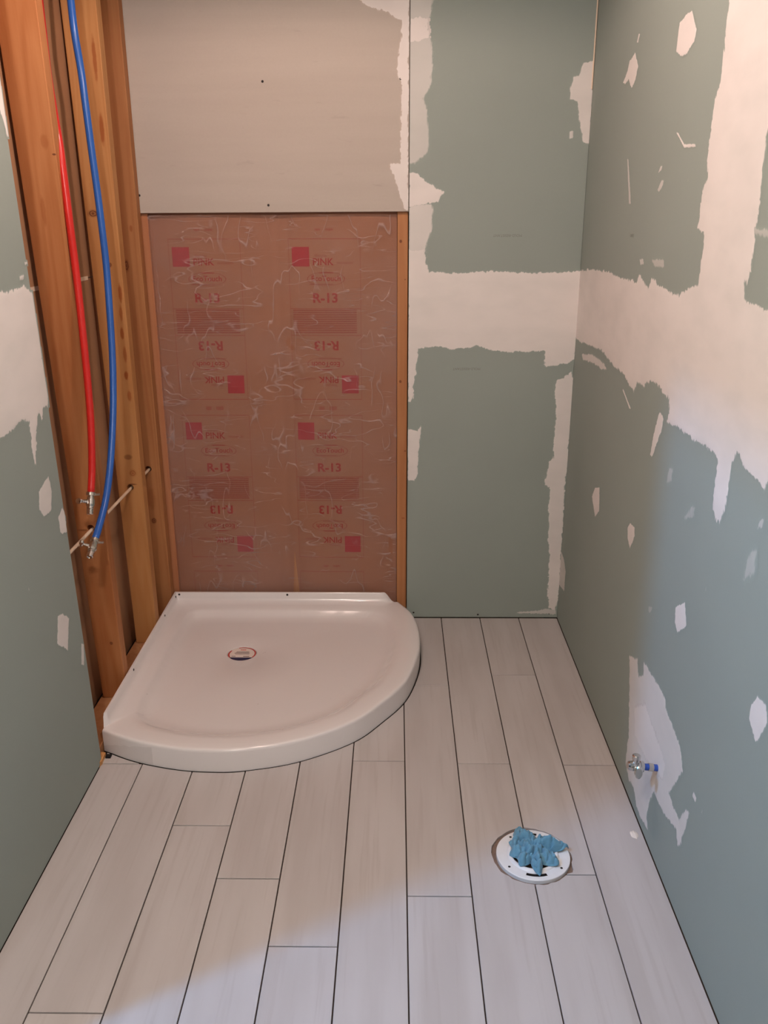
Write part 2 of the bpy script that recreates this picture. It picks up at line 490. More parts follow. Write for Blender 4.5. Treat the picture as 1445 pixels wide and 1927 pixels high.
def mud_patch(spec, to_world, mat, parent, seed, lim, base=0.0003, clip=None):
    poly, feather, rag, strength, step = spec
    P = np.array(poly)
    pad = feather + rag + step
    a0, b0 = np.maximum(P.min(0) - pad, (lim[0], lim[2]))
    a1, b1 = np.minimum(P.max(0) + pad, (lim[1], lim[3]))
    na, nb = max(3, int((a1 - a0) / step) + 1), max(3, int((b1 - b0) / step) + 1)
    A, Bq = np.meshgrid(np.linspace(a0, a1, na), np.linspace(b0, b1, nb), indexing='ij')
    sd = poly_sd(A, Bq, poly)
    sd = sd + rag * (1.3 * vnoise(A, Bq, .022, seed) + 1.1 * vnoise(A * 2.4, Bq, .010, seed + 3) + .9 * vnoise(A, Bq, .005, seed + 9))
    if clip is not None:
        sd = np.minimum(sd, clip(A, Bq) + feather)
    al = np.clip(sd / (2 * feather) + .5, 0, 1)
    al = al * al * (3 - 2 * al)
    h = base + .0006 * al + .0004 * al * (vnoise(A, Bq, .05, seed + 5) + .5)
    keep = al > 0
    cell = keep[:-1, :-1] | keep[1:, :-1] | keep[:-1, 1:] | keep[1:, 1:]
    used = np.zeros_like(keep)
    used[:-1, :-1] |= cell
    used[1:, :-1] |= cell
    used[:-1, 1:] |= cell
    used[1:, 1:] |= cell
    idx = -np.ones(A.shape, int)
    idx[used] = np.arange(used.sum())
    vs = [to_world(a, b, c) for a, b, c in zip(A[used], Bq[used], h[used])]
    i, j = np.nonzero(cell)
    fs = np.stack([idx[i, j], idx[i + 1, j], idx[i + 1, j + 1], idx[i, j + 1]], 1)
    me = bpy.data.meshes.new('m')
    me.from_pydata(vs, [], fs.tolist())
    for nm, arr in (('mud', al[used]), ('strength', np.full(used.sum(), strength))):
        at = me.attributes.new(nm, 'FLOAT', 'POINT')
        at.data.foreach_set('value', arr.astype(np.float32))
    return link('joint_compound', me, mat, parent, smooth=True)


# ------------------------------------------------------------------ materials
M = {}
M['green'] = green_mat()
M['mud'] = mud_mat(GREEN)
M['mud_over'] = mud_mat(rgb(214, 208, 204))
M['grey_board'] = None
BOARD = rgb(205, 190, 180)


def board_mat():
    t = NT('grey_cement_board', 0.8, 0.2)
    p = t.pos()
    n1 = t.noise(t.vmath('MULTIPLY', p, (1.6, 1, 22)), 1, 4)
    n2 = t.noise(p, 180, 3)
    n3 = t.noise(t.vmath('MULTIPLY', p, (9, 1, 42)), 1, 3)
    c = t.mix(n1, rgb(184, 173, 163), rgb(197, 187, 177))
    c = t.mix(t.math('MULTIPLY', t.ramp(n3, .64, .74), .22), c, rgb(150, 135, 128))
    c = t.mix(t.math('MULTIPLY', n2, .14), c, rgb(150, 140, 132))
    t.base(c)
    t.bump(n2, .12, .0006)
    return t.m


M['grey_board'] = board_mat()
M['mud_board'] = mud_mat(rgb(190, 179, 169))
M['paint'] = plain('white_ceiling_paint', rgb(226, 221, 213), .85, .2, 0, .03, 8)
M['dark_gap'] = plain('dark_thinset', rgb(62, 52, 46), .9, .1, 0, .2, 60)
M['paper_back'] = plain('brown_paper_backing', rgb(172, 130, 98), .85, .15, 0, .07, 14)
M['screw'] = plain('dark_screw_steel', rgb(45, 40, 38), .5, .5, .4, .1, 100)
M['chrome'] = plain('chrome', rgb(215, 212, 208), .18, .5, 1.0, .05, 200)
M['brass'] = plain('brass', rgb(190, 160, 110), .3, .5, 1.0, .05, 200)
M['steel_ring'] = plain('steel_crimp_ring', rgb(205, 200, 190), .3, .5, 1.0, .05, 200)
M['red'] = plain('red_plastic_pipe', rgb(196, 36, 32), .3, .5, 0, .05, 30)
M['blue'] = plain('blue_plastic_pipe', rgb(40, 92, 172), .32, .5, 0, .05, 30)
M['blue_end'] = plain('blue_pipe_end', rgb(50, 84, 170), .4, .4, 0, .08, 60)
M['cable'] = plain('white_cable_sheath', rgb(236, 214, 190), .5, .3, 0, .05, 80)
M['white_plastic'] = plain('white_flange_plastic', rgb(232, 230, 230), .35, .45, 0, .03, 60)
M['black'] = plain('black_rubber_slot_shade', rgb(24, 22, 24), .6, .3, 0, .1, 100)  # black of the spacer; also the painted shade in the flange slots
M['navy'] = plain('navy_print', rgb(36, 40, 78), .4, .4, 0, .05, 60)
M['red_print'] = plain('red_print', rgb(196, 50, 48), .4, .4, 0, .05, 60)
M['label'] = plain('white_label_paper', rgb(240, 226, 218), .5, .4, 0, .03, 60)
M['grey_print'] = plain('grey_print', rgb(120, 100, 98), .6, .3, 0, .1, 400)
M['ink'] = plain('faint_ink_stamp', rgb(128, 134, 124), .8, .2, 0, .05, 200)
M['kraft'] = plain('kraft_paper', rgb(156, 108, 84), .75, .25, 0, .06, 9)
M['wool'] = plain('pink_glass_wool', rgb(206, 140, 140), .95, .1, 0, .1, 60)
M['kraft_print'] = plain('faded_red_ink', rgb(150, 52, 44), .75, .2, 0, .1, 120)
M['kraft_square'] = plain('red_ink_square', rgb(160, 52, 56), .7, .2, 0, .14, 55)
M['kraft_faint'] = plain('pale_red_ink', rgb(146, 78, 62), .75, .2, 0, .06, 200)


def tile_mat():
    t = NT('whitewashed_wood_look_tile', 0.42, 0.4)
    p = t.vmath('ADD', t.pos(), t.n('ShaderNodeCombineXYZ').outputs[0])
    r = t.rand()
    cmb = t.n('ShaderNodeCombineXYZ')
    t.val(cmb.inputs[0], t.math('MULTIPLY', r, 13.0))
    t.val(cmb.inputs[1], t.math('MULTIPLY', r, 37.0))
    t.val(cmb.inputs[2], r)
    p = t.vmath('ADD', t.pos(), cmb.outputs[0])
    g = t.noise(t.vmath('MULTIPLY', p, (70, 3.0, 1)), 1, 4)
    b = t.noise(t.vmath('MULTIPLY', p, (11, 1.6, 1)), 1, 3)
    c = t.mix(t.ramp(b, .35, .72), rgb(198, 191, 189), rgb(186, 178, 175))
    c = t.mix(t.math('MULTIPLY', t.ramp(g, .5, .75), .45), c, rgb(176, 166, 162))
    c = t.mix(t.math('MULTIPLY', r, .22), c, rgb(184, 177, 177))
    t.base(c)
    t.bump(g, .05, .0004)
    return t.m


M['tile'] = tile_mat()


def acrylic():
    t = NT('white_acrylic', .2, .5)
    t.p.inputs['Coat Weight'].default_value = .3
    t.p.inputs['Coat Roughness'].default_value = .08
    n = t.noise(t.pos(), 3, 2)
    c = t.mix(n, rgb(236, 230, 229), rgb(240, 235, 235))
    sp = t.noise(t.pos(), 55, 2)
    c = t.mix(t.math('MULTIPLY', t.ramp(sp, .765, .80), .35), c, rgb(150, 130, 120))
    t.base(c)
    return t.m


M['acrylic'] = acrylic()


def film():
    t = NT('clear_plastic_film', .2, .5)
    p = t.pos()
    n = t.noise(t.vmath('MULTIPLY', p, (5, 3, 16)), 1, 4)
    haze = t.noise(t.vmath('MULTIPLY', p, (2.2, 3, 3.5)), 1, 3)
    lines = None
    for (v, sc_, th) in (((4, 3, 13), 1, .014), ((10, 3, 4), 1, .014), ((3, 2, 24), 1, .010)):
        w = t.noise(t.vmath('MULTIPLY', p, v), sc_, 2)
        c_ = t.math('SUBTRACT', 1.0, t.ramp(t.math('ABSOLUTE', t.math('SUBTRACT', w, .5)), 0.0, th))
        gate = t.ramp(t.noise(t.vmath('ADD', p, v), 7, 2), .44, .6)
        c_ = t.math('MULTIPLY', c_, gate)
        lines = c_ if lines is None else t.math('MAXIMUM', lines, c_)
    t.base(rgb(206, 186, 184))
    a = t.math('MULTIPLY_ADD', t.ramp(haze, .3, .75), .13, .03)
    t.val(t.p.inputs['Alpha'], t.math('ADD', a, t.math('MULTIPLY', lines, .30)))
    t.bump(t.math('ADD', n, lines), .6, .004)
    return t.m


M['film'] = film()
M['thin_film'] = plain('thin_clear_film', rgb(214, 202, 198), .15, .6, 0, .05, 40)
M['thin_film'].node_tree.nodes['Principled BSDF'].inputs['Alpha'].default_value = .11


def cloth():
    t = NT('blue_rag_cloth', .9, .15)
    n = t.noise(t.pos(), 90, 3)
    t.base(t.mix(n, rgb(94, 142, 166), rgb(116, 162, 184)))
    t.bump(t.noise(t.pos(), 900, 2), .25, .0006)
    t.p.inputs['Sheen Weight'].default_value = .2
    return t.m


M['cloth'] = cloth()

# ------------------------------------------------------------------ the room
XL = -1.523          # face of the left wall's board
YD0, YD1 = -2.03, -2.84   # the side door in the left wall (out of frame)
YF = -3.75           # wall behind the camera
H = 2.44
FACE = .0127         # thickness of the boards

floor = link('floor', box_me((-1.75, YF - .1, -.06), (.02, .12, -.006)), M['dark_gap'], None, kind='structure')
ceiling = link('ceiling', box_me((-1.75, YF - .1, H), (.1, .2, H + .05)), M['paint'], None, kind='structure')

wall_right = empty('wall_right', (0, -1.8, 0), kind='structure')
link('drywall_sheet', box_me((0, YF, .0008), (FACE, FACE, 1.212), .0008), M['green'], wall_right)
link('drywall_sheet', box_me((0, YF, 1.214), (FACE, FACE, H - .002), .0008), M['green'], wall_right)
wall_back = empty('wall_back', (-.3, 0, 0), kind='structure')
link('drywall_sheet', box_me((-.6055, 0, .002), (-.0006, FACE, 1.212), .0008), M['green'], wall_back)
link('drywall_sheet', box_me((-.6055, 0, 1.214), (-.0006, FACE, H - .002), .0008), M['green'], wall_back)
wall_left = empty('wall_left', (XL, -1.5, 0), kind='structure')
EDGE0, EDGEK = -.990, .052       # the cut edge of the left boards is not quite plumb


def lean(me, y_from, y0, k):
    for v in me.vertices:
        if v.co.y > y_from:
            v.co.y += y0 - k * v.co.z
    return me


link('drywall_sheet', lean(box_me((XL - FACE, YD0, .0008), (XL, 0, 1.212), .0008), -1.5, EDGE0, EDGEK), M['green'], wall_left)
link('drywall_sheet', lean(box_me((XL - FACE, YD0, 1.214), (XL, 0, H - .002), .0008), -1.5, EDGE0, EDGEK), M['green'], wall_left)
link('drywall_sheet', box_me((XL - FACE, YF, .008), (XL, YD1, H - .002), .0008), M['green'], wall_left)
link('drywall_sheet', box_me((XL - FACE, YD1 + .0005, 2.035), (XL, YD0 - .0005, H - .002), .0008), M['green'], wall_left)
wall_front = empty('wall_front', (-.7, YF, 0), kind='structure')
link('drywall_sheet', box_me((-1.75, YF - FACE, .006), (.02, YF - .0005, H - .002), .0008), M['paint'], wall_front)

# backs of the stud bays
link('backing_sheet', box_me((-1.660, YD0, 0.0), (-1.6485, .103, 1.347)), M['paper_back'], wall_left)
link('backing_sheet', box_me((-1.660, YD0, 1.3495), (-1.6485, .103, H - .002)), M['paper_back'], wall_left)
link('backing_tape', box_me((-1.6486, -1.0, 1.342), (-1.6476, -.29, 1.354)), M['cable'], wall_left,
     label='pale tape line across the brown backing')
link('backing_sheet', box_me((-1.625, .104, 0.0), (.0, .116, H - .002)), M['paper_back'], wall_back)


# ---- mud on the boards
def wb(a, b, h): return (a, -h, b)
def wbd(a, b, h): return (a, -.003 - h, b)
def wr(a, b, h): return (-h, a, b)
def wl(a, b, h): return (XL + h, a, b)


for i, s in enumerate(MUD_BACK):
    mud_patch(s, wb, M['mud_over' if i == 1 else 'mud'], wall_back, i, (-.6052, -.0008, .008, 2.43), .0003 + .0003 * (i in (1, 2, 4)))
for i, s in enumerate(MUD_RIGHT):
    mud_patch(s, wr, M['mud_over' if i == 25 else 'mud'], wall_right, 20 + i, (-3.62, -.0012, .008, 2.43), .0003 + .0006 * (i == 25))
for i, s in enumerate(MUD_LEFT):
    mud_patch(s, wl, M['mud'], wall_left, 60 + i, (-2.025, -.985, .008, 2.43), clip=lambda A, Z: EDGE0 - EDGEK * Z - .001 - A)
# the raised tape edge in the corner near the top
link('corner_tape', box_me((-.006, -.0035, 1.93), (-.0015, -.0005, 2.42), .0008), M['cable'], wall_back,
     label='pale paper tape edge in the corner')

# ---- the boards' faint stamps
for (s, x, z) in (('MOLD-RESISTANT', -.262, 1.469), ('MOLD-RESISTANT', -.392, 1.004)):
    link('stamp', text_me(s, .0125, lambda a, b, x=x, z=z: Vector((x - a, -.0004, z - b))), M['ink'], wall_back)
link('stamp', text_me('5/8 IN', .013, lambda a, b: Vector((-.0004, -.665 + a, 1.483 - b))), M['ink'], wall_right)


def screw_at(p, nrm, parent, r=.0042):
    a = Vector(p)
    return link('screw', rod_me(a - Vector(nrm) * .002, a + Vector(nrm) * .002,
                                [(0, r * .5), (.0012, r), (.0026, r), (.003, r * .75), (.0024, r * .3)], 10), M['screw'], parent)


for p in ((-.578, 0, .022), (-.319, 0, .014), (-.033, 0, .020)):
    screw_at(p, (0, -1, 0), wall_back, .0038)

# ---- studs of the open bays (left wall) and of the back wall
W1, W2 = rgb(190, 139, 93), rgb(168, 109, 66)
K, KR = rgb(97, 46, 23), rgb(144, 76, 35)
RES = rgb(150, 79, 34)
SX0, SX1 = -1.6255, -1.5365
HOLE = tube_me([(-1.580, -1.5, .6365), (-1.580, .4, .6365)], .0115, 16)


def stud(parent, lo, hi, mat, hole=False, bev=.0022, k=0.0, cup=0.0):
    me = box_me(lo, hi, bev, 2)
    if cup:                 # the back edge bows away from the wall a little
        for v in me.vertices:
            if v.co.x < -1.6:
                v.co.x += .0095 - cup * v.co.z
    if hole:
        me = bool_cut(me, [HOLE])
    if k:
        lean(me, -9, 0, k)
    return link('stud', me, mat, parent)


stud(wall_left, (SX0, -.9955, .031), (SX1, -.9575, H - .045),
     wood_mat('pine_stud_a', rgb(232, 190, 152), rgb(214, 166, 126), [], 1.3), True, k=EDGEK)
stud(wall_left, (SX0, -.675, .031), (SX1, -.631, H - .045),
     wood_mat('pine_stud_b', rgb(190, 132, 85), rgb(160, 96, 52),
              [(-1.565, -0.6861, .236, .006, .007, 1, K), (-1.541, -0.7544, 1.69, .006, .003, -.9, K),
               (-1.606, -0.7046, .63, .016, .004, -.5, K), (-1.562, -0.7558, 1.72, .012, .02, -.4, KR),
               (-1.590, -0.7479, 1.55, .007, .05, -.45, KR)], 2.1), True, k=.047, cup=.013)
stud(wall_left, (SX0, -.286, .031), (SX1, -.240, H - .045),
     wood_mat('pine_stud_c', rgb(194, 142, 90), rgb(174, 116, 66),
              [(-1.566, -.286, .689, .0155, .016, .8, KR), (-1.578, -.286, .747, .016, .011, -.55, K),
               (-1.557, -.286, 1.985, .007, .07, -.8, RES), (-1.556, -.286, 1.79, .008, .05, -.85, RES),
               (-1.549, -.286, 1.30, .007, .035, -.85, RES), (-1.553, -.286, 1.235, .006, .03, -.7, RES),
               (-1.556, -.286, 1.17, .007, .022, -.9, RES), (-1.553, -.286, 1.10, .007, .030, -.7, RES),
               (-1.556, -.286, 1.03, .008, .017, -.95, RES), (-1.552, -.286, .96, .008, .022, -.7, RES),
               (-1.574, -.286, 1.388, .008, .009, 1, K), (-1.610, -.286, 1.545, .02, .013, .95, K),
               (-1.572, -.286, .648, .018, .003, -.8, K)], 3.7), True, cup=.0125)
stud(wall_left, (SX0, -.052, .031), (SX1, -.008, H - .045),
     wood_mat('pine_stud_d', rgb(182, 127, 81), rgb(155, 96, 56),
              [(-1.577, -.052, .430, .012, .014, .95, K), (-1.590, -.052, 1.373, .010, .024, .95, K),
               (-1.58, -.052, .52, .02, .05, -.35, KR), (-1.562, -.052, 1.496, .006, .012, -.6, KR)], 5.2), True)
rs = wood_mat('pine_stud_e', rgb(188, 132, 88), rgb(168, 109, 68),
              [(-.634, .013, 1.45, .0055, .0065, 1, K), (-.634, .013, .955, .0055, .0065, 1, K),
               (-.615, .013, .69, .004, .004, .9, K), (-.618, .013, 1.32, .003, .003, .9, K),
               (-.622, .013, .42, .008, .004, -.6, KR)], 7.7)
stud(wall_back, (-.646, FACE + .0003, .032), (-.6085, .1035, H - .045), rs)
cs = wood_mat('pine_stud_f', rgb(190, 131, 92), rgb(176, 112, 76), [], 9.1)
stud(wall_back, (-1.557, FACE + .0003, .032), (-1.5195, .1035, H - .045), cs)
stud(wall_back, (-1.071, .030, .032), (-1.033, .1035, H - .045), wood_mat('pine_stud_g', W1, W2, [], 11.3))
pl = wood_mat('pine_plate', rgb(186, 137, 95), rgb(160, 107, 68), [], 13.3)
link('bottom_plate', box_me((SX0, YD0, -.0065), (SX1, -.006, .0300), .002), pl, wall_left)
link('bottom_plate', box_me((-1.518, FACE + .0005, -.0065), (-.05, .1035, .0310), .002), pl, wall_back)
link('top_plate', box_me((SX0, YD0, H - .044), (SX1, -.006, H - .001), .002), pl, wall_left)

# ---- grey cement board over the upper half of the bay
bx = [(-1.5525, 1.546), (-.6075, 1.549), (-.6075, 2.438), (-1.5525, 2.438)]
bm = bmesh.new()
A = [bm.verts.new((x, -.003, z)) for x, z in bx]
Bk = [bm.verts.new((x, FACE - .0003, z)) for x, z in bx]
bm.faces.new(A)
bm.faces.new(Bk[::-1])
for k in range(4):
    bm.faces.new((A[k], Bk[k], Bk[(k + 1) % 4], A[(k + 1) % 4]))
bmesh.ops.recalc_face_normals(bm, faces=bm.faces)
bmesh.ops.bevel(bm, geom=bm.edges[:], offset=.001, segments=1, affect='EDGES')
board = link('cement_board', from_bm(bm), M['grey_board'], wall_back, label='grey cement board screwed over the studs')
for p in ((-1.546, 1.995), (-1.094, 1.958), (-1.537, 1.604), (-1.092, 1.571), (-.629, 1.597), (-.636, 1.964)):
    screw_at((p[0], -.003, p[1]), (0, -1, 0), board)
for s in MUD_BOARD:
    mud_patch(s, wbd, M['mud_board'], board, 90, (-1.55, -.6085, 1.552, 2.43))

# ------------------------------------------------------------------ floor tiles
TW = .1555
GAP = .0031
TL = .983
# shower footprint in (u, v) = (x + 1.534, -y)
OX, OY = -1.534, -.006
ARC = [(.895, 0), (.945, .10), (.968, .221), (.972, .366), (.954, .50), (.914, .64), (.845, .757), (.753, .876),
       (.595, .978), (.445, 1.022), (.35, 1.029), (.24, 1.018), (.11, .98), (0, .925)]
ARCS = [(p.x, p.y) for p in spline([(a, b, 0) for a, b in ARC], 90)]
FOOT = [(0, 0)] + ARCS


def grow(poly, d):
    cx, cy = .45, .45
    return [(OX + cx + (u - cx) * (1 + d / .5), OY - (cy + (v - cy) * (1 + d / .5))) for u, v in poly]


FC = (-.3015, -1.379)   # toilet drain
rr = random.Random(2)
hole = []
for k in range(56):
    a = 2 * math.pi * k / 56
    r = .0965 + .0020 * rr.uniform(-1, 1) + .0085 * max(0, math.cos(a - 2.75)) + .004 * max(0, math.cos(a - 1.4)) ** 4
    if abs(a - 5.75) < .12:
        r += .007
    hole.append((FC[0] + r * math.cos(a), FC[1] + r * 1.03 * math.sin(a)))
JOINTS = {0: -.992, 1: -.461, 2: -.987, 3: -.536, 4: -.977, 5: -.69, 6: -.482, 7: -.287, 8: -.865, 9: -.997}
foot_w = grow(FOOT, .0035)
fx0, fx1 = min(p[0] for p in foot_w), max(p[0] for p in foot_w)
for c in range(10):
    x1 = -c * TW - GAP / 2 - (.0006 if c == 0 else 0)
    x0 = -(c + 1) * TW + GAP / 2 if c < 9 else XL + .0016
    edges = [-.0035]
    y = JOINTS[c]
    while y > YF:
        edges.append(y)
        y -= TL
    edges.append(YF)
    for j, (ya, yb) in enumerate(zip(edges, edges[1:])):
        hi_y = ya - (GAP / 2 if j else 0)
        lo_y = yb + GAP / 2
        if hi_y - lo_y < .02:
            continue
        bm = bmesh.new()
        cor = [(x0, lo_y), (x1, lo_y), (x1, hi_y), (x0, hi_y)]
        b = .0009
        ins = [(x0 + b, lo_y + b), (x1 - b, lo_y + b), (x1 - b, hi_y - b), (x0 + b, hi_y - b)]
        dz = rr.uniform(-.0003, .0003)
        L0 = [bm.verts.new((p[0], p[1], -.0059)) for p in cor]
        L1 = [bm.verts.new((p[0], p[1], -b + dz)) for p in cor]
        L2 = [bm.verts.new((p[0], p[1], dz)) for p in ins]
        bm.faces.new(L0[::-1])
        bm.faces.new(L2)
        for P, Q in ((L0, L1), (L1, L2)):
            for k in range(4):
                bm.faces.new((P[k], P[(k + 1) % 4], Q[(k + 1) % 4], Q[k]))
        me = from_bm(bm)
        cut = []
        if hi_y > -1.05 and x0 < fx1:
            cut.append(prism_me(foot_w, -.1, .1))
        if lo_y < FC[1] + .11 and hi_y > FC[1] - .11 and x0 < FC[0] + .11 and x1 > FC[0] - .11:
            cut.append(prism_me(hole, -.1, .1))
        if cut:
            me = bool_cut(me, cut)
            if len(me.polygons) == 0:
                continue
        link('tile', me, M['tile'], floor)

# ------------------------------------------------------------------ shower base
NA = 200
arc_np = np.array(ARCS)


def ray_out(cx, cy, a):
    """distance from (cx, cy) along angle a to the footprint outline"""
    best = 9.0
    d = (math.cos(a), math.sin(a))
    n = len(FOOT)
    for k in range(n):
        (x0, y0), (x1, y1) = FOOT[k], FOOT[(k + 1) % n]
        ex, ey = x1 - x0, y1 - y0
        det = d[0] * -ey + d[1] * ex
        if abs(det) < 1e-12:
            continue
        t = ((x0 - cx) * -ey + (y0 - cy) * ex) / det
        s = (d[0] * (y0 - cy) - d[1] * (x0 - cx)) / det
        if t > 0 and -1e-6 <= s <= 1 + 1e-6:
            best = min(best, t)
    return best


def ray_in(cx, cy, a, mside, marc, k):
    d = (math.cos(a), math.sin(a))
    ts = np.linspace(.02, .75, 500)
    X, Y = cx + ts * d[0], cy + ts * d[1]
    da = np.min(np.hypot(X[:, None] - arc_np[None, :, 0], Y[:, None] - arc_np[None, :, 1]), 1)
    rad = ray_out(cx, cy, a)
    da = np.where(ts < rad, da, -da)
    s = -k * np.log(np.exp(-(X - mside) / k) + np.exp(-(Y - mside) / k) + np.exp(-(da - marc) / k))
    i = np.argmax(s < 0)
    return ts[i]


CU, CV = .42, .42
angs = [2 * math.pi * i / NA for i in range(NA)]
for q in ((0, 0), (.83, 0), (.837, 0), (.845, 0), (.853, 0), (.862, 0), (.872, 0), (.882, 0), (.895, 0), (0, .87), (0, .899), (0, .903), (0, .907), (0, .912), (0, .925)):
    angs.append(math.atan2(q[1] - CV, q[0] - CU) % (2 * math.pi))
angs = sorted(set(round(a, 6) for a in angs))
NA = len(angs)
DRU, DRV = .325, .356
rings = [[] for _ in range(17)]
RIM = .074
for a in angs:
    ro = ray_out(CU, CV, a)
    ri = ray_in(CU, CV, a, .062, .082, .028)
    u, v = CU + ro * math.cos(a), CV + ro * math.sin(a)
    if u < .004:
        w = min(1, max(0, (.912 - v) / .012))
    elif v < .004:
        w = min(1, max(0, (.882 - u) / .045))
    else:
        w = 0.0
    side = w > 0
    d = (math.cos(a), math.sin(a))
    cosn = max(abs(d[0]), abs(d[1])) if side else 1.0

    def pt(r, z):
        return (OX + CU + r * d[0], OY - (CV + r * d[1]), z)
    zt = RIM + .040
    flange = [(ro, 0.0), (ro, .004), (ro, RIM - .010), (ro, zt - .004), (ro - .0012 / cosn, zt), (ro - .0075 / cosn, zt),
              (ro - .0095 / cosn, zt - .003), (ro - .011 / cosn, zt - .022), (ro - .018 / cosn, zt - .033)]
    curb = [(ro, 0.0), (ro, .004), (ro, RIM - .010), (ro - .0008, RIM - .005), (ro - .003 / cosn, RIM - .0016), (ro - .009 / cosn, RIM),
            (ro - .014, RIM + .0003), (ro - .024, RIM + .0005), (ro - .034, RIM + .0004)]
    w = w * w * (3 - 2 * w)
    prof = [(p[0] * w + q_[0] * (1 - w), p[1] * w + q_[1] * (1 - w)) for p, q_ in zip(flange, curb)]
    zin = RIM - .004
    prof += [((ri + prof[-1][0]) / 2, RIM - .001), (ri, zin), (ri * .975, zin - .007), (ri * .945, .049), (ri * .90, .040), (ri * .82, .0365)]
    for k, (r, z) in enumerate(prof):
        rings[k].append(pt(r, z))
    # towards the drain
    for k, f in ((15, .45), (16, .0)):
        r82 = pt(ri * .82, .0365)
        dc = (OX + DRU, OY - DRV)
        aa = math.atan2(r82[1] - dc[1], r82[0] - dc[0])
        rim_p = (dc[0] + .056 * math.cos(aa), dc[1] + .056 * math.sin(aa))
        rings[k].append((rim_p[0] + (r82[0] - rim_p[0]) * f, rim_p[1] + (r82[1] - rim_p[1]) * f, .0285 + .008 * f))
verts = [p for r in rings for p in r]
faces = []
for k in range(len(rings) - 1):
    for i in range(NA):
        j = (i + 1) % NA
        faces.append((k * NA + i, k * NA + j, (k + 1) * NA + j, (k + 1) * NA + i))
# drain recess: a lip and a drop
base_i = len(verts)
nl = (len(rings) - 1) * NA
for (r, z) in ((.0535, .0275), (.052, .020)):
    for i in range(NA):
        p = verts[nl + i]
        dx, dy = p[0] - (OX + DRU), p[1] - (OY - DRV)
        L = math.hypot(dx, dy)
        verts.append((OX + DRU + dx / L * r, OY - DRV + dy / L * r, z))
for k in range(2):
    s0 = nl if k == 0 else base_i
    s1 = base_i + k * NA
    for i in range(NA):
        j = (i + 1) % NA
        faces.append((s0 + i, s0 + j, s1 + j, s1 + i))
me = bpy.data.meshes.new('m')
me.from_pydata(verts, [], faces)
bm = bmesh.new()
bm.from_mesh(me)
bmesh.ops.recalc_face_normals(bm, faces=bm.faces)
for e in bm.edges:
    if len(e.link_faces) == 2 and e.calc_face_angle() > math.radians(50):
        e.smooth = False
bm.to_mesh(me)
bm.free()
shower = empty('shower_base', (OX + .45, OY - .45, 0), cat='shower base',
               label='white quarter-round shower base on the floor in the left rear corner')
pan = link('pan', me, M['acrylic'], shower, smooth=True)
# flange screw holes
for (u, v, nx, ny, z) in ((.02, 0, 0, -1, .106), (.452, 0, 0, -1, .106), (0, .03, 1, 0, .104), (0, .20, 1, 0, .104), (0, .615, 1, 0, .104)):
    p = Vector((OX + u + nx * .0098, OY - v + ny * .0098, z))
    n_ = Vector((nx, ny, 0))
    link('flange_screw', rod_me(p - n_ * .003, p + n_ * .002, [(0, .003), (.003, .0042), (.0042, .0042), (.005, .0025)], 10), M['screw'], shower)
# label over the drain
DX, DY, DZ = OX + DRU, OY - DRV, .0225


def disc_sector(r, a0, a1, z, n=48, chord=False):
    bm = bmesh.new()
    vs = [bm.verts.new((DX + r * math.cos(a0 + (a1 - a0) * k / n), DY + r * math.sin(a0 + (a1 - a0) * k / n), z)) for k in range(n + (1 if chord else 0))]
    bm.faces.new(vs)
    return from_bm(bm)


def ring_arc(r0, r1, a0, a1, z, n=48):
    bm = bmesh.new()
    P = [[bm.verts.new((DX + r * math.cos(a0 + (a1 - a0) * k / n), DY + r * math.sin(a0 + (a1 - a0) * k / n), z)) for k in range(n + 1)] for r in (r0, r1)]
    for k in range(n):
        bm.faces.new((P[0][k], P[0][k + 1], P[1][k + 1], P[1][k]))
    return from_bm(bm)


cover = link('drain_cover', rod_me((DX, DY, .019), (DX, DY, .03), [(0, .0515), (.0060, .0515), (.0068, .0505)], 56), M['label'], shower,
             label='white printed label over the drain hole')
link('navy_band', disc_sector(.0503, math.radians(212), math.radians(328), .0262, 30, True), M['navy'], cover)
link('red_ring', ring_arc(.0455, .0503, math.radians(-32), math.radians(112), .02625), M['red_print'], cover)
link('red_ring', ring_arc(.0455, .0503, math.radians(150), math.radians(212), .02625), M['red_print'], cover)
for (x, y, wd, hh, m) in ((0, .031, .02, .004, 'red_print'), (0, .018, .045, .0016, 'grey_print'), (.001, .013, .05, .0016, 'grey_print'),
                          (-.002, .008, .052, .0016, 'grey_print'), (0, .003, .056, .0016, 'grey_print'), (.001, -.002, .05, .0016, 'grey_print'),
                          (-.028, -.018, .014, .003, 'grey_print'), (.018, -.018, .022, .004, 'grey_print')):
    link('printed_line', box_me((DX + x - wd / 2, DY + y - hh / 2, .02585), (DX + x + wd / 2, DY + y + hh / 2, .0263)), M[m], cover)

# clear protective film left on the front left corner of the base
bm = bmesh.new()
sp_ = [(OX + u, OY - v) for u, v in ARCS if u < .17]
prev = None
for k, (x, y) in enumerate(sp_):
    row = []
    for j in range(5):
        z = .004 + .060 * j / 4 * max(.08, 1 - k / len(sp_)) ** .6 * (1 + .12 * mnoise.noise(Vector((k * .9, 1, 2))))
        o_ = .0016 + .0016 * mnoise.noise(Vector((x * 60, z * 60, 3)))
        row.append(bm.verts.new((x + (x - (OX + .45)) * o_, y + (y - (OY - .45)) * o_ * 2, z)))
    if prev:
        for j in range(4):
            bm.faces.new((prev[j], row[j], row[j + 1], prev[j + 1]))
    prev = row
link('protective_film', from_bm(bm), M['thin_film'], shower, smooth=True, label='crinkled clear film on the front corner')

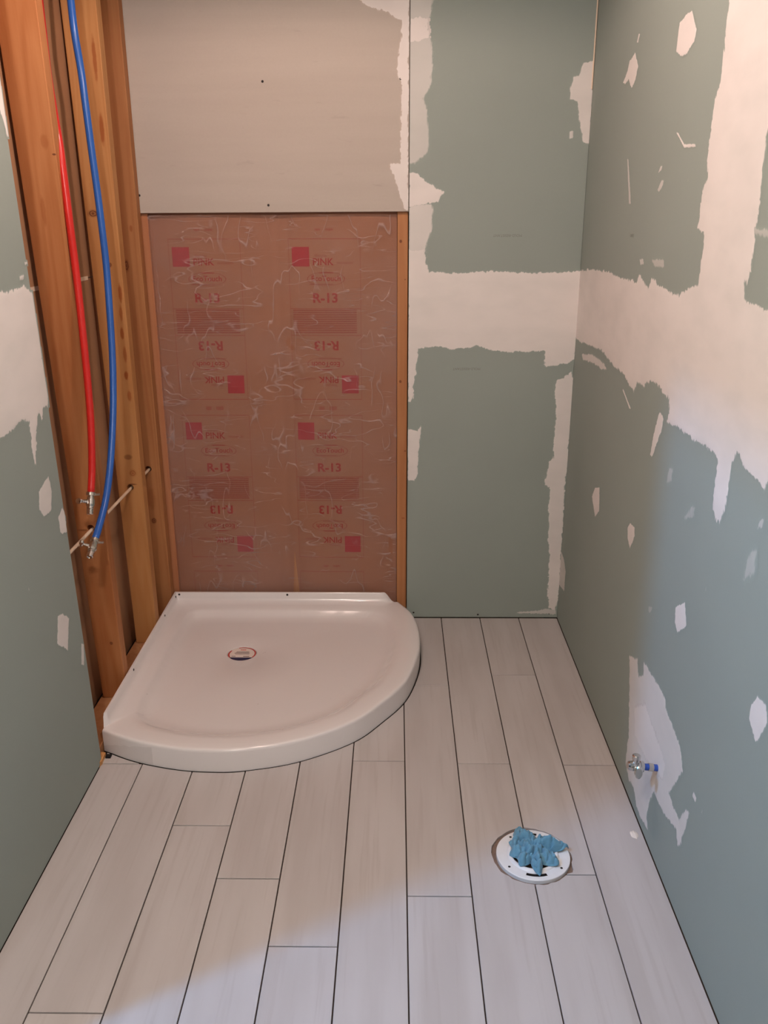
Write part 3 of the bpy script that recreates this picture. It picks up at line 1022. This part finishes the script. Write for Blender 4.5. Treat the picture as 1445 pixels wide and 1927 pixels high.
# wood scraps in the gap beside the base
sh = wood_mat('pine_shim', rgb(222, 170, 110), rgb(186, 128, 76), [], 4.4)
t = empty('wood_shim', (-1.53, -.98, 0), cat='shim', label='splintered wood shim on the floor between shower base and left wall')
link('wedge', prism_me([(-1.5355, -1.012), (-1.5185, -1.006), (-1.521, -.958), (-1.5355, -.955)], -.0055, .012), sh, t)
t = empty('foam_spacer', (-1.515, -.968, 0), cat='spacer', label='small black spacer under the front left corner of the shower base')
link('block', box_me((-1.5185, -.972, -.0055), (-1.503, -.956, .006), .001), M['black'], t)

# ------------------------------------------------------------------ insulation and plastic film
def batt(x0, x1, f0, f1, label, cx, n_off):
    root = empty('insulation_batt', ((x0 + x1) / 2, .06, .032), cat='insulation', label=label, group='kraft-faced insulation batts in the back wall')
    nx, nz = 60, 90
    z0, z1 = .0325, 2.39

    def front(x, z):
        s = (x - x0) / (x1 - x0)
        e = max(0, min(s, 1 - s))
        puff = .007 * (1 - math.exp(-e * 9)) + .003 * mnoise.noise(Vector((x * 4, 1, z * 2.5 + n_off))) * min(1, e * 12)
        return .0292 - puff - (.0012 if n_off else 0)

    # paper facing with its stapling flanges, over the pink wool
    def xa(z): return f0 + (.022 * max(0, 1 - z / .3) + .001 * math.sin(z * 9 + n_off) if n_off else 0)
    def xb(z): return f1 - (.018 * max(0, 1 - z / .3) + .001 * math.sin(z * 7) if not n_off else 0)
    bm = bmesh.new()
    G = []
    for i in range(nx + 1):
        col = []
        for j in range(nz + 1):
            z = z0 + (z1 - z0) * j / nz
            x = xa(z) + (xb(z) - xa(z)) * i / nx
            col.append(bm.verts.new((x, front(x, z), z)))
        G.append(col)
    for i in range(nx):
        for j in range(nz):
            bm.faces.new((G[i][j], G[i + 1][j], G[i + 1][j + 1], G[i][j + 1]))
    link('kraft_facing', from_bm(bm), M['kraft'], root, smooth=True)
    link('wool', box_me((x0, .0305, z0), (x1, .1025, z1), .003), M['wool'], root)

    def put(name, me, mat, lift=.0006):
        for v in me.vertices:
            v.co.y = front(v.co.x, v.co.z) - lift
        link(name, me, mat, root)

    def rect(xa, za, xb, zb, nxr=1):
        bm = bmesh.new()
        n = max(1, nxr)
        lo = [bm.verts.new((xa + (xb - xa) * k / n, 0, za)) for k in range(n + 1)]
        hi = [bm.verts.new((xa + (xb - xa) * k / n, 0, zb)) for k in range(n + 1)]
        for k in range(n):
            bm.faces.new((lo[k], lo[k + 1], hi[k + 1], hi[k]))
        return from_bm(bm)

    for per in range(3):
        zc = 1.254 - .634 * per
        for flip in (1, -1):
            cz = zc - .0835

            def W(a, b, flip=flip, cz=cz):       # label coordinates, turned half round for the lower half
                return Vector((cx + a * flip, 0, cz + (b + .0835) * flip))

            def r2(a0, b0, a1, b1, n=1):
                p, q_ = W(a0, b0), W(a1, b1)
                return rect(min(p.x, q_.x), min(p.z, q_.z), max(p.x, q_.x), max(p.z, q_.z), n)
            if cz + (.15 + .0835) * flip > .14:
                put('logo_square', r2(-.116, .111, -.054, .178, 4), M['kraft_square'])
                put('lettering', text_me('PINK', .034, lambda a, b: W(a - .006, b + .126), .0005), M['kraft_print'])
                put('lettering', text_me('insulation', .015, lambda a, b: W(a + .072, b + .124)), M['kraft_faint'])
                put('lettering', text_me('fiberglas', .013, lambda a, b: W(a - .014, b + .148)), M['kraft_faint'])
            if cz + .1 * flip < .2:
                continue
            put('lettering', text_me('EcoTouch', .026, lambda a, b: W(a + .004, b + .069), .0003), M['kraft_print'])
            put('printed_line', r2(-.02, .088, .03, .0905, 3), M['kraft_print'])
            put('printed_line', r2(-.055, .048, .03, .0505, 3), M['kraft_faint'])
            # the oval round the word
            bm = bmesh.new()
            ov = [[bm.verts.new(W(.004 + s * .068 * math.cos(t_), .068 + s * .024 * math.sin(t_))) for t_ in (2 * math.pi * k / 40 for k in range(41))] for s in (1, .96)]
            for k in range(40):
                bm.faces.new((ov[0][k], ov[0][k + 1], ov[1][k + 1], ov[1][k]))
            put('oval', from_bm(bm), M['kraft_faint'])
            put('lettering', text_me('R-13', .046, lambda a, b: W(a * 1.05, b), .0013), M['kraft_print'], .0007)
        # block of small print
        for k in range(11):
            zz = zc - .042 - k * .0079
            put('printed_line', rect(cx - .118, zz - .0024, cx + .112, zz + .0024, 6), M['kraft_faint'])
        # thin frame
        for (a0, b0, a1, b1, n) in ((-.128, .2045, .128, .2058, 8), (-.128, -.368, .128, -.3667, 8), (-.128, -.132, .128, -.1307, 8),
                                    (-.128, -.0365, .128, -.0352, 8)):
            if zc + b0 > .05:
                put('frame_line', rect(cx + a0, zc + b0, cx + a1, zc + b1, n), M['kraft_print'])
        for a0 in (-.128, .1267):
            zs = [max(.05, zc + .2058 - (.5738) * k / 12) for k in range(13)]
            bm = bmesh.new()
            L_ = [bm.verts.new((cx + a0, 0, z)) for z in zs]
            R2 = [bm.verts.new((cx + a0 + .0012, 0, z)) for z in zs]
            for k in range(12):
                if zs[k] - zs[k + 1] > 1e-4:
                    bm.faces.new((L_[k], L_[k + 1], R2[k + 1], R2[k]))
            put('frame_line', from_bm(bm), M['kraft_faint'])
        if zc > .3:
            put('caption', text_me('tape  -  staple', .012, lambda a, b: Vector((cx + a, 0, zc - .404 + b))), M['kraft_print'])
            put('caption', text_me('tape  -  staple', .012, lambda a, b: Vector((cx + a, 0, zc + .237 + b))), M['kraft_print'])
    return root


batt(-1.5185, -1.0725, -1.5185, -1.0490, 'kraft-faced insulation batt with red print beside the left corner studs', -1.330, 0.0)
batt(-1.0315, -.6475, -1.0530, -.6475, 'kraft-faced insulation batt with red print beside the pale stud at the green wall', -.9045, 7.0)

bm = bmesh.new()
nx, nz = 110, 190
fx = [-1.5190 + (.8725) * i / nx for i in range(nx + 1)]
fz = [.034 + 1.505 * j / nz for j in range(nz + 1)]


def film_y(x, z):
    v = Vector((x * 3.0 + z * 1.1, .3, z * 2.4))
    w_ = mnoise.noise(v) * .004
    a = abs(mnoise.noise(Vector((x * 5 - z * 4, 2.0, z * 9 + x * 3))))
    b2 = abs(mnoise.noise(Vector((x * 11 + z * 2, 5.0, z * 4))))
    w_ += -.0045 * max(0, .16 - a) / .16 - .003 * max(0, .1 - b2) / .1
    edge = min(1, (x + 1.519) / .03, (-.6465 - x) / .03)
    return .0085 + w_ * max(0, edge) * .8


FG = [[bm.verts.new((x, film_y(x, z), z)) for z in fz] for x in fx]


def torn(x, z):
    for (tx, tz, rx, rz) in ((-1.042, 1.100, .008, .018), (-1.030, 1.080, .014, .006), (-.669, .300, .010, .028), (-.672, .330, .006, .010), (-.690, .425, .004, .004)):
        if ((x - tx) / rx) ** 2 + ((z - tz) / rz) ** 2 < 1 + .8 * mnoise.noise(Vector((x * 200, z * 200, 0))):
            return True
    return False


for i in range(nx):
    for j in range(nz):
        if not torn((fx[i] + fx[i + 1]) / 2, (fz[j] + fz[j + 1]) / 2):
            bm.faces.new((FG[i][j], FG[i + 1][j], FG[i + 1][j + 1], FG[i][j + 1]))
bmesh.ops.delete(bm, geom=[v for v in bm.verts if not v.link_faces], context='VERTS')
setprops(link('plastic_sheet', from_bm(bm), M['film'], None, smooth=True), cat='plastic sheet',
         label='clear wrinkled plastic sheet stapled over the brown insulation below the grey board')

# ------------------------------------------------------------------ water pipes
def valve(root, tip, d, side):
    """crimped stop valve hanging at the end of a pipe: tip = pipe end, d = direction of flow"""
    tip = Vector(tip)
    d = Vector(d).normalized()
    side = (Vector(side) - d * Vector(side).dot(d)).normalized()
    fwd = d.cross(side)
    link('crimp_ring', rod_me(tip - d * .006, tip + d, [(0, .0112), (.001, .0128), (.009, .0128), (.010, .0112)], 24), M['steel_ring'], root,
         label='bright crimp ring')
    link('crimp_tab', box_me((-.004, -.003, -.003), (.010, .003, .003), .0008), M['steel_ring'], root)
    tab = COL.objects[-1]
    tab.matrix_local = Matrix.Translation(tip - d * .001 - side * .016 - Vector(root.location))
    body = link('valve_body', rod_me(tip + d * .002, tip + d, [(0, .0085), (.006, .0085), (.0065, .0100), (.012, .0100), (.0125, .0120), (.026, .0128),
                                                   (.032, .0115), (.0325, .0098), (.038, .0098)], 20), M['chrome'], root, smooth=False)
    link('outlet', rod_me(tip + d * .039, tip + d, [(0, .0080), (.003, .0094), (.017, .0094), (.019, .0076), (.0165, .0060)], 12), M['chrome'], root)
    c = tip + d * .022
    link('stem', rod_me(c + side * .010, c + side, [(0, .0055), (.010, .0055), (.0105, .0045), (.018, .0045)], 14), M['chrome'], root)
    # oval handle, turned across the stem
    hc = c + side * .033
    bm = bmesh.new()
    n = 20
    ringv = []
    for (o_, s) in ((-.0055, .80), (-.0025, 1), (.0025, 1), (.0055, .80)):
        ringv.append([bm.verts.new(hc + side * o_ + (d * .0085 * math.cos(t_) + fwd * .0155 * math.sin(t_)) * s) for t_ in (2 * math.pi * k / n for k in range(n))])
    for P, Q in zip(ringv, ringv[1:]):
        for k in range(n):
            bm.faces.new((P[k], P[(k + 1) % n], Q[(k + 1) % n], Q[k]))
    bm.faces.new(ringv[0][::-1])
    bm.faces.new(ringv[-1])
    link('handle', from_bm(bm), M['chrome'], root)


def pipe(name, pts, mat, label, side):
    path = spline(pts, 60)
    root = empty(name, pts[-1], cat='water pipe', label=label)
    d0 = (path[0] - path[1]).normalized()
    top = path[0] + d0 * ((H - .046 - path[0].z) / max(.2, d0.z))
    path = [top] + path
    link('tube', tube_me(path, .0103, 18), mat, root, smooth=True)
    valve(root, path[-1], path[-1] - path[-3], side)
    return root


pipe('red_water_pipe', RED_PATH, M['red'], 'red water pipe with chrome stop valve hanging in front of the left stud', (-.7, -.7, 0))
pipe('blue_water_pipe', BLUE_PATH, M['blue'], 'long blue water pipe curving down to a chrome stop valve below the red one', (-.9, -.4, .3))

cab = []
for k in range(40):
    y = -1.30 + 1.395 * k / 39
    cab.append((-1.580 + .0012 * math.sin(y * 5), y, .6312 + .0012 * math.cos(y * 4)))
o = link('electrical_cable', tube_me(cab, .0050, 12), M['cable'], None, smooth=True)
setprops(o, cat='cable', label='white cable running through drilled holes in the left wall studs')

# ------------------------------------------------------------------ toilet drain in the floor
link('thinset_bed', prism_me([(FC[0] + (x - FC[0]) * .995, FC[1] + (y - FC[1]) * .995) for x, y in hole], -.0059, -.0052), plain('grey_brown_thinset', rgb(128, 108, 96), .95, .1, 0, .25, 120), floor,
     label='grey brown mortar round the drain flange')
tf = empty('toilet_flange', (FC[0], FC[1], -.006), cat='drain flange', label='white plastic toilet flange set in a round hole in the floor tiles')
nR = 120
radii = [(.0925, -.0050), (.0925, .0046), (.0915, .0056), (.087, .0058), (.0795, .0058), (.071, .0058), (.0665, .0058), (.0655, .0050), (.0645, .0058)]


def in_slot(k, r):
    a = math.degrees(2 * math.pi * (k + .5) / nR) % 360
    return (75 < a < 112 and r == 4) or (248 < a < 287 and r == 4)


bm = bmesh.new()
RG = [[bm.verts.new((FC[0] + r * math.cos(2 * math.pi * k / nR), FC[1] + r * math.sin(2 * math.pi * k / nR), z)) for k in range(nR)] for r, z in radii]
for i in range(len(radii) - 1):
    for k in range(nR):
        if not in_slot(k, i):
            bm.faces.new((RG[i][k], RG[i][(k + 1) % nR], RG[i + 1][(k + 1) % nR], RG[i + 1][k]))
link('flange_ring', from_bm(bm), M['white_plastic'], tf, smooth=False)
me = bpy.data.meshes.new('m')
hub = [(.0648, .0055), (.063, .0085), (.060, .0100), (.0565, .0098), (.0545, .0070), (.052, -.0010), (.050, -.0055)]
bm = bmesh.new()
HG = [[bm.verts.new((FC[0] + r * math.cos(2 * math.pi * k / 64), FC[1] + r * math.sin(2 * math.pi * k / 64), z)) for k in range(64)] for r, z in hub]
for i in range(len(hub) - 1):
    for k in range(64):
        bm.faces.new((HG[i][k], HG[i][(k + 1) % 64], HG[i + 1][(k + 1) % 64], HG[i + 1][k]))
link('hub', from_bm(bm), M['white_plastic'], tf, smooth=True)
for a in (22, 128, 215, 322):
    p = Vector((FC[0] + .080 * math.cos(math.radians(a)), FC[1] + .080 * math.sin(math.radians(a)), .0056))
    link('screw', rod_me(p, p + Vector((0, 0, 1)), [(0, .0028), (.0007, .0034), (.0011, .0028)], 10), M['screw'], tf)
for a0, a1 in ((77, 110), (250, 266), (266, 285)):  # black arcs stand for the shade inside the open bolt slots
    bm = bmesh.new()
    P = [[bm.verts.new((FC[0] + r * math.cos(math.radians(a0 + (a1 - a0) * k / 12)), FC[1] + r * math.sin(math.radians(a0 + (a1 - a0) * k / 12)), .0035 if a0 < 260 else .0050)) for k in range(13)] for r in (.0715, .079)]
    for k in range(12):
        bm.faces.new((P[0][k], P[0][k + 1], P[1][k + 1], P[1][k]))
    link('slot_shade', from_bm(bm), M['black'], tf, label='black arc standing for the shade in a bolt slot')

# the rag: a gathered cloth stuffed into the drain, its folds spilling over the hub
RC = (FC[0] - .002, FC[1] + .006)
lobes = [(108, .090, 22), (150, .064, 19), (196, .062, 24), (236, .068, 17), (274, .090, 11), (318, .078, 24), (6, .096, 8), (34, .066, 20), (72, .050, 18)]
bm = bmesh.new()
nT, nRr = 200, 40
RV = []
for i in range(nRr + 1):
    s = i / nRr
    row = []
    for k in range(nT):
        a = 2 * math.pi * k / nT
        dg = math.degrees(a)
        ext, ridge = .034, 0.0
        for (c_, R1, w_) in lobes:
            dd = (dg - c_ + 180) % 360 - 180
            g_ = math.exp(-(dd / w_) ** 2)
            ext = max(ext, .034 + (R1 - .034) * max(0, 1 - abs(dd) / (1.7 * w_)) ** .75)
            ridge = max(ridge, g_)
        tw = .5 * (1 - s) ** 2
        r = ext * s
        x, y = r * math.cos(a + tw), r * math.sin(a + tw)
        h = .030 * (1 - s ** 2.2)                       # the gathered mound
        h += (ridge - .6) * .028 * s * (1.2 - s) * (.7 + .8 * abs(math.sin(a * 1.5 + 1)))     # rounded folds with creases between them
        h += .016 * mnoise.noise(Vector((x * 38, y * 38, 2.0))) * min(1, 2 * s) + .009 * mnoise.noise(Vector((x * 120, y * 120, 5.0)))
        h -= .020 * math.exp(-(s / .16) ** 2)
        h -= .011 * max(0, .13 - abs(mnoise.noise(Vector((x * 42, y * 42, 9.0))))) / .13 * min(1, 3 * s)
        h += .007 * max(0, 1 - abs(s - .82) / .16)      # rolled hem
        row.append(bm.verts.new((RC[0] + x, RC[1] + y, max(.0108 + .001 * (1 - s), h + .008))))
    RV.append(row)
for i in range(nRr):
    for k in range(nT):
        bm.faces.new((RV[i][k], RV[i][(k + 1) % nT], RV[i + 1][(k + 1) % nT], RV[i + 1][k]))
bmesh.ops.remove_doubles(bm, verts=bm.verts[:], dist=.00005)
bmesh.ops.recalc_face_normals(bm, faces=bm.faces)
rag = link('rag', from_bm(bm), M['cloth'], None, smooth=True)
md = rag.modifiers.new('thick', 'SOLIDIFY')
md.thickness = .0016
md.offset = 1
setprops(rag, cat='rag', label='crumpled light blue rag stuffed into the toilet flange')

# ------------------------------------------------------------------ supply stub on the right wall
VY, VZ = -1.345, .240
sv = empty('supply_valve', (0, VY, VZ), cat='valve', label='small chrome supply valve on a blue pipe stub low on the right wall')
ax = Vector((-1, -.10, .16)).normalized()
p0 = Vector((-.0004, VY, VZ))
link('pipe_stub', rod_me(p0 - ax * .004, p0 + ax, [(0, .0085), (.046, .0085), (.047, .0075)], 18), M['blue_end'], sv)
link('crimp_ring', rod_me(p0 + ax * .013, p0 + ax, [(0, .0088), (.0006, .0098), (.0120, .0098), (.0126, .0088)], 20), M['steel_ring'], sv)
link('valve_body', rod_me(p0 + ax * .038, p0 + ax, [(0, .0098), (.002, .0142), (.010, .0142), (.011, .0120), (.030, .0125), (.038, .0110), (.041, .0080)], 20), M['chrome'], sv)
link('outlet', rod_me(p0 + ax * .058 + Vector((0, 0, .008)), p0 + ax * .058 + Vector((0, 0, 1)), [(0, .0088), (.012, .0088), (.0125, .0105), (.022, .0105), (.024, .0080)], 12), M['chrome'], sv)
st = p0 + ax * .056
sd = Vector((-.1, -1, .12)).normalized()
link('stem', rod_me(st + sd * .008, st + sd, [(0, .0055), (.013, .0055), (.014, .0045), (.018, .0045)], 12), M['chrome'], sv)
hc = st + sd * .030
bm = bmesh.new()
uu = sd.cross(Vector((0, 0, 1))).normalized()
vv = sd.cross(uu)
rg = []
for (o_, s) in ((-.006, .8), (-.003, 1), (.003, 1), (.006, .8)):
    rg.append([bm.verts.new(hc + sd * o_ + (uu * .010 * math.cos(t_) + vv * .017 * math.sin(t_)) * s) for t_ in (2 * math.pi * k / 20 for k in range(20))])
for P, Q in zip(rg, rg[1:]):
    for k in range(20):
        bm.faces.new((P[k], P[(k + 1) % 20], Q[(k + 1) % 20], Q[k]))
bm.faces.new(rg[0][::-1])
bm.faces.new(rg[-1])
link('handle', from_bm(bm), M['chrome'], sv)

# a dried lump of compound on the tile
bm = bmesh.new()
c0 = bm.verts.new((-.0245, -1.296, .0035))
rim = []
for k in range(28):
    a = 2 * math.pi * k / 28
    r = .0125 + .003 * mnoise.noise(Vector((math.cos(a) * 2, math.sin(a) * 2, 7)))
    rim.append((bm.verts.new((-.0245 + r * .8 * math.cos(a), -1.296 + r * 1.25 * math.sin(a), .0004)),
                bm.verts.new((-.0245 + r * .55 * math.cos(a), -1.296 + r * .9 * math.sin(a), .0030 + .0006 * math.sin(a * 5)))))
for k in range(28):
    k2 = (k + 1) % 28
    bm.faces.new((rim[k][0], rim[k2][0], rim[k2][1], rim[k][1]))
    bm.faces.new((rim[k][1], rim[k2][1], c0))
o = link('compound_lump', from_bm(bm), plain('dried_compound', rgb(238, 226, 214), .8, .2, 0, .04, 90), None, smooth=True)
setprops(o, cat='plaster lump', label='small dried lump of white joint compound on the tile against the right wall')
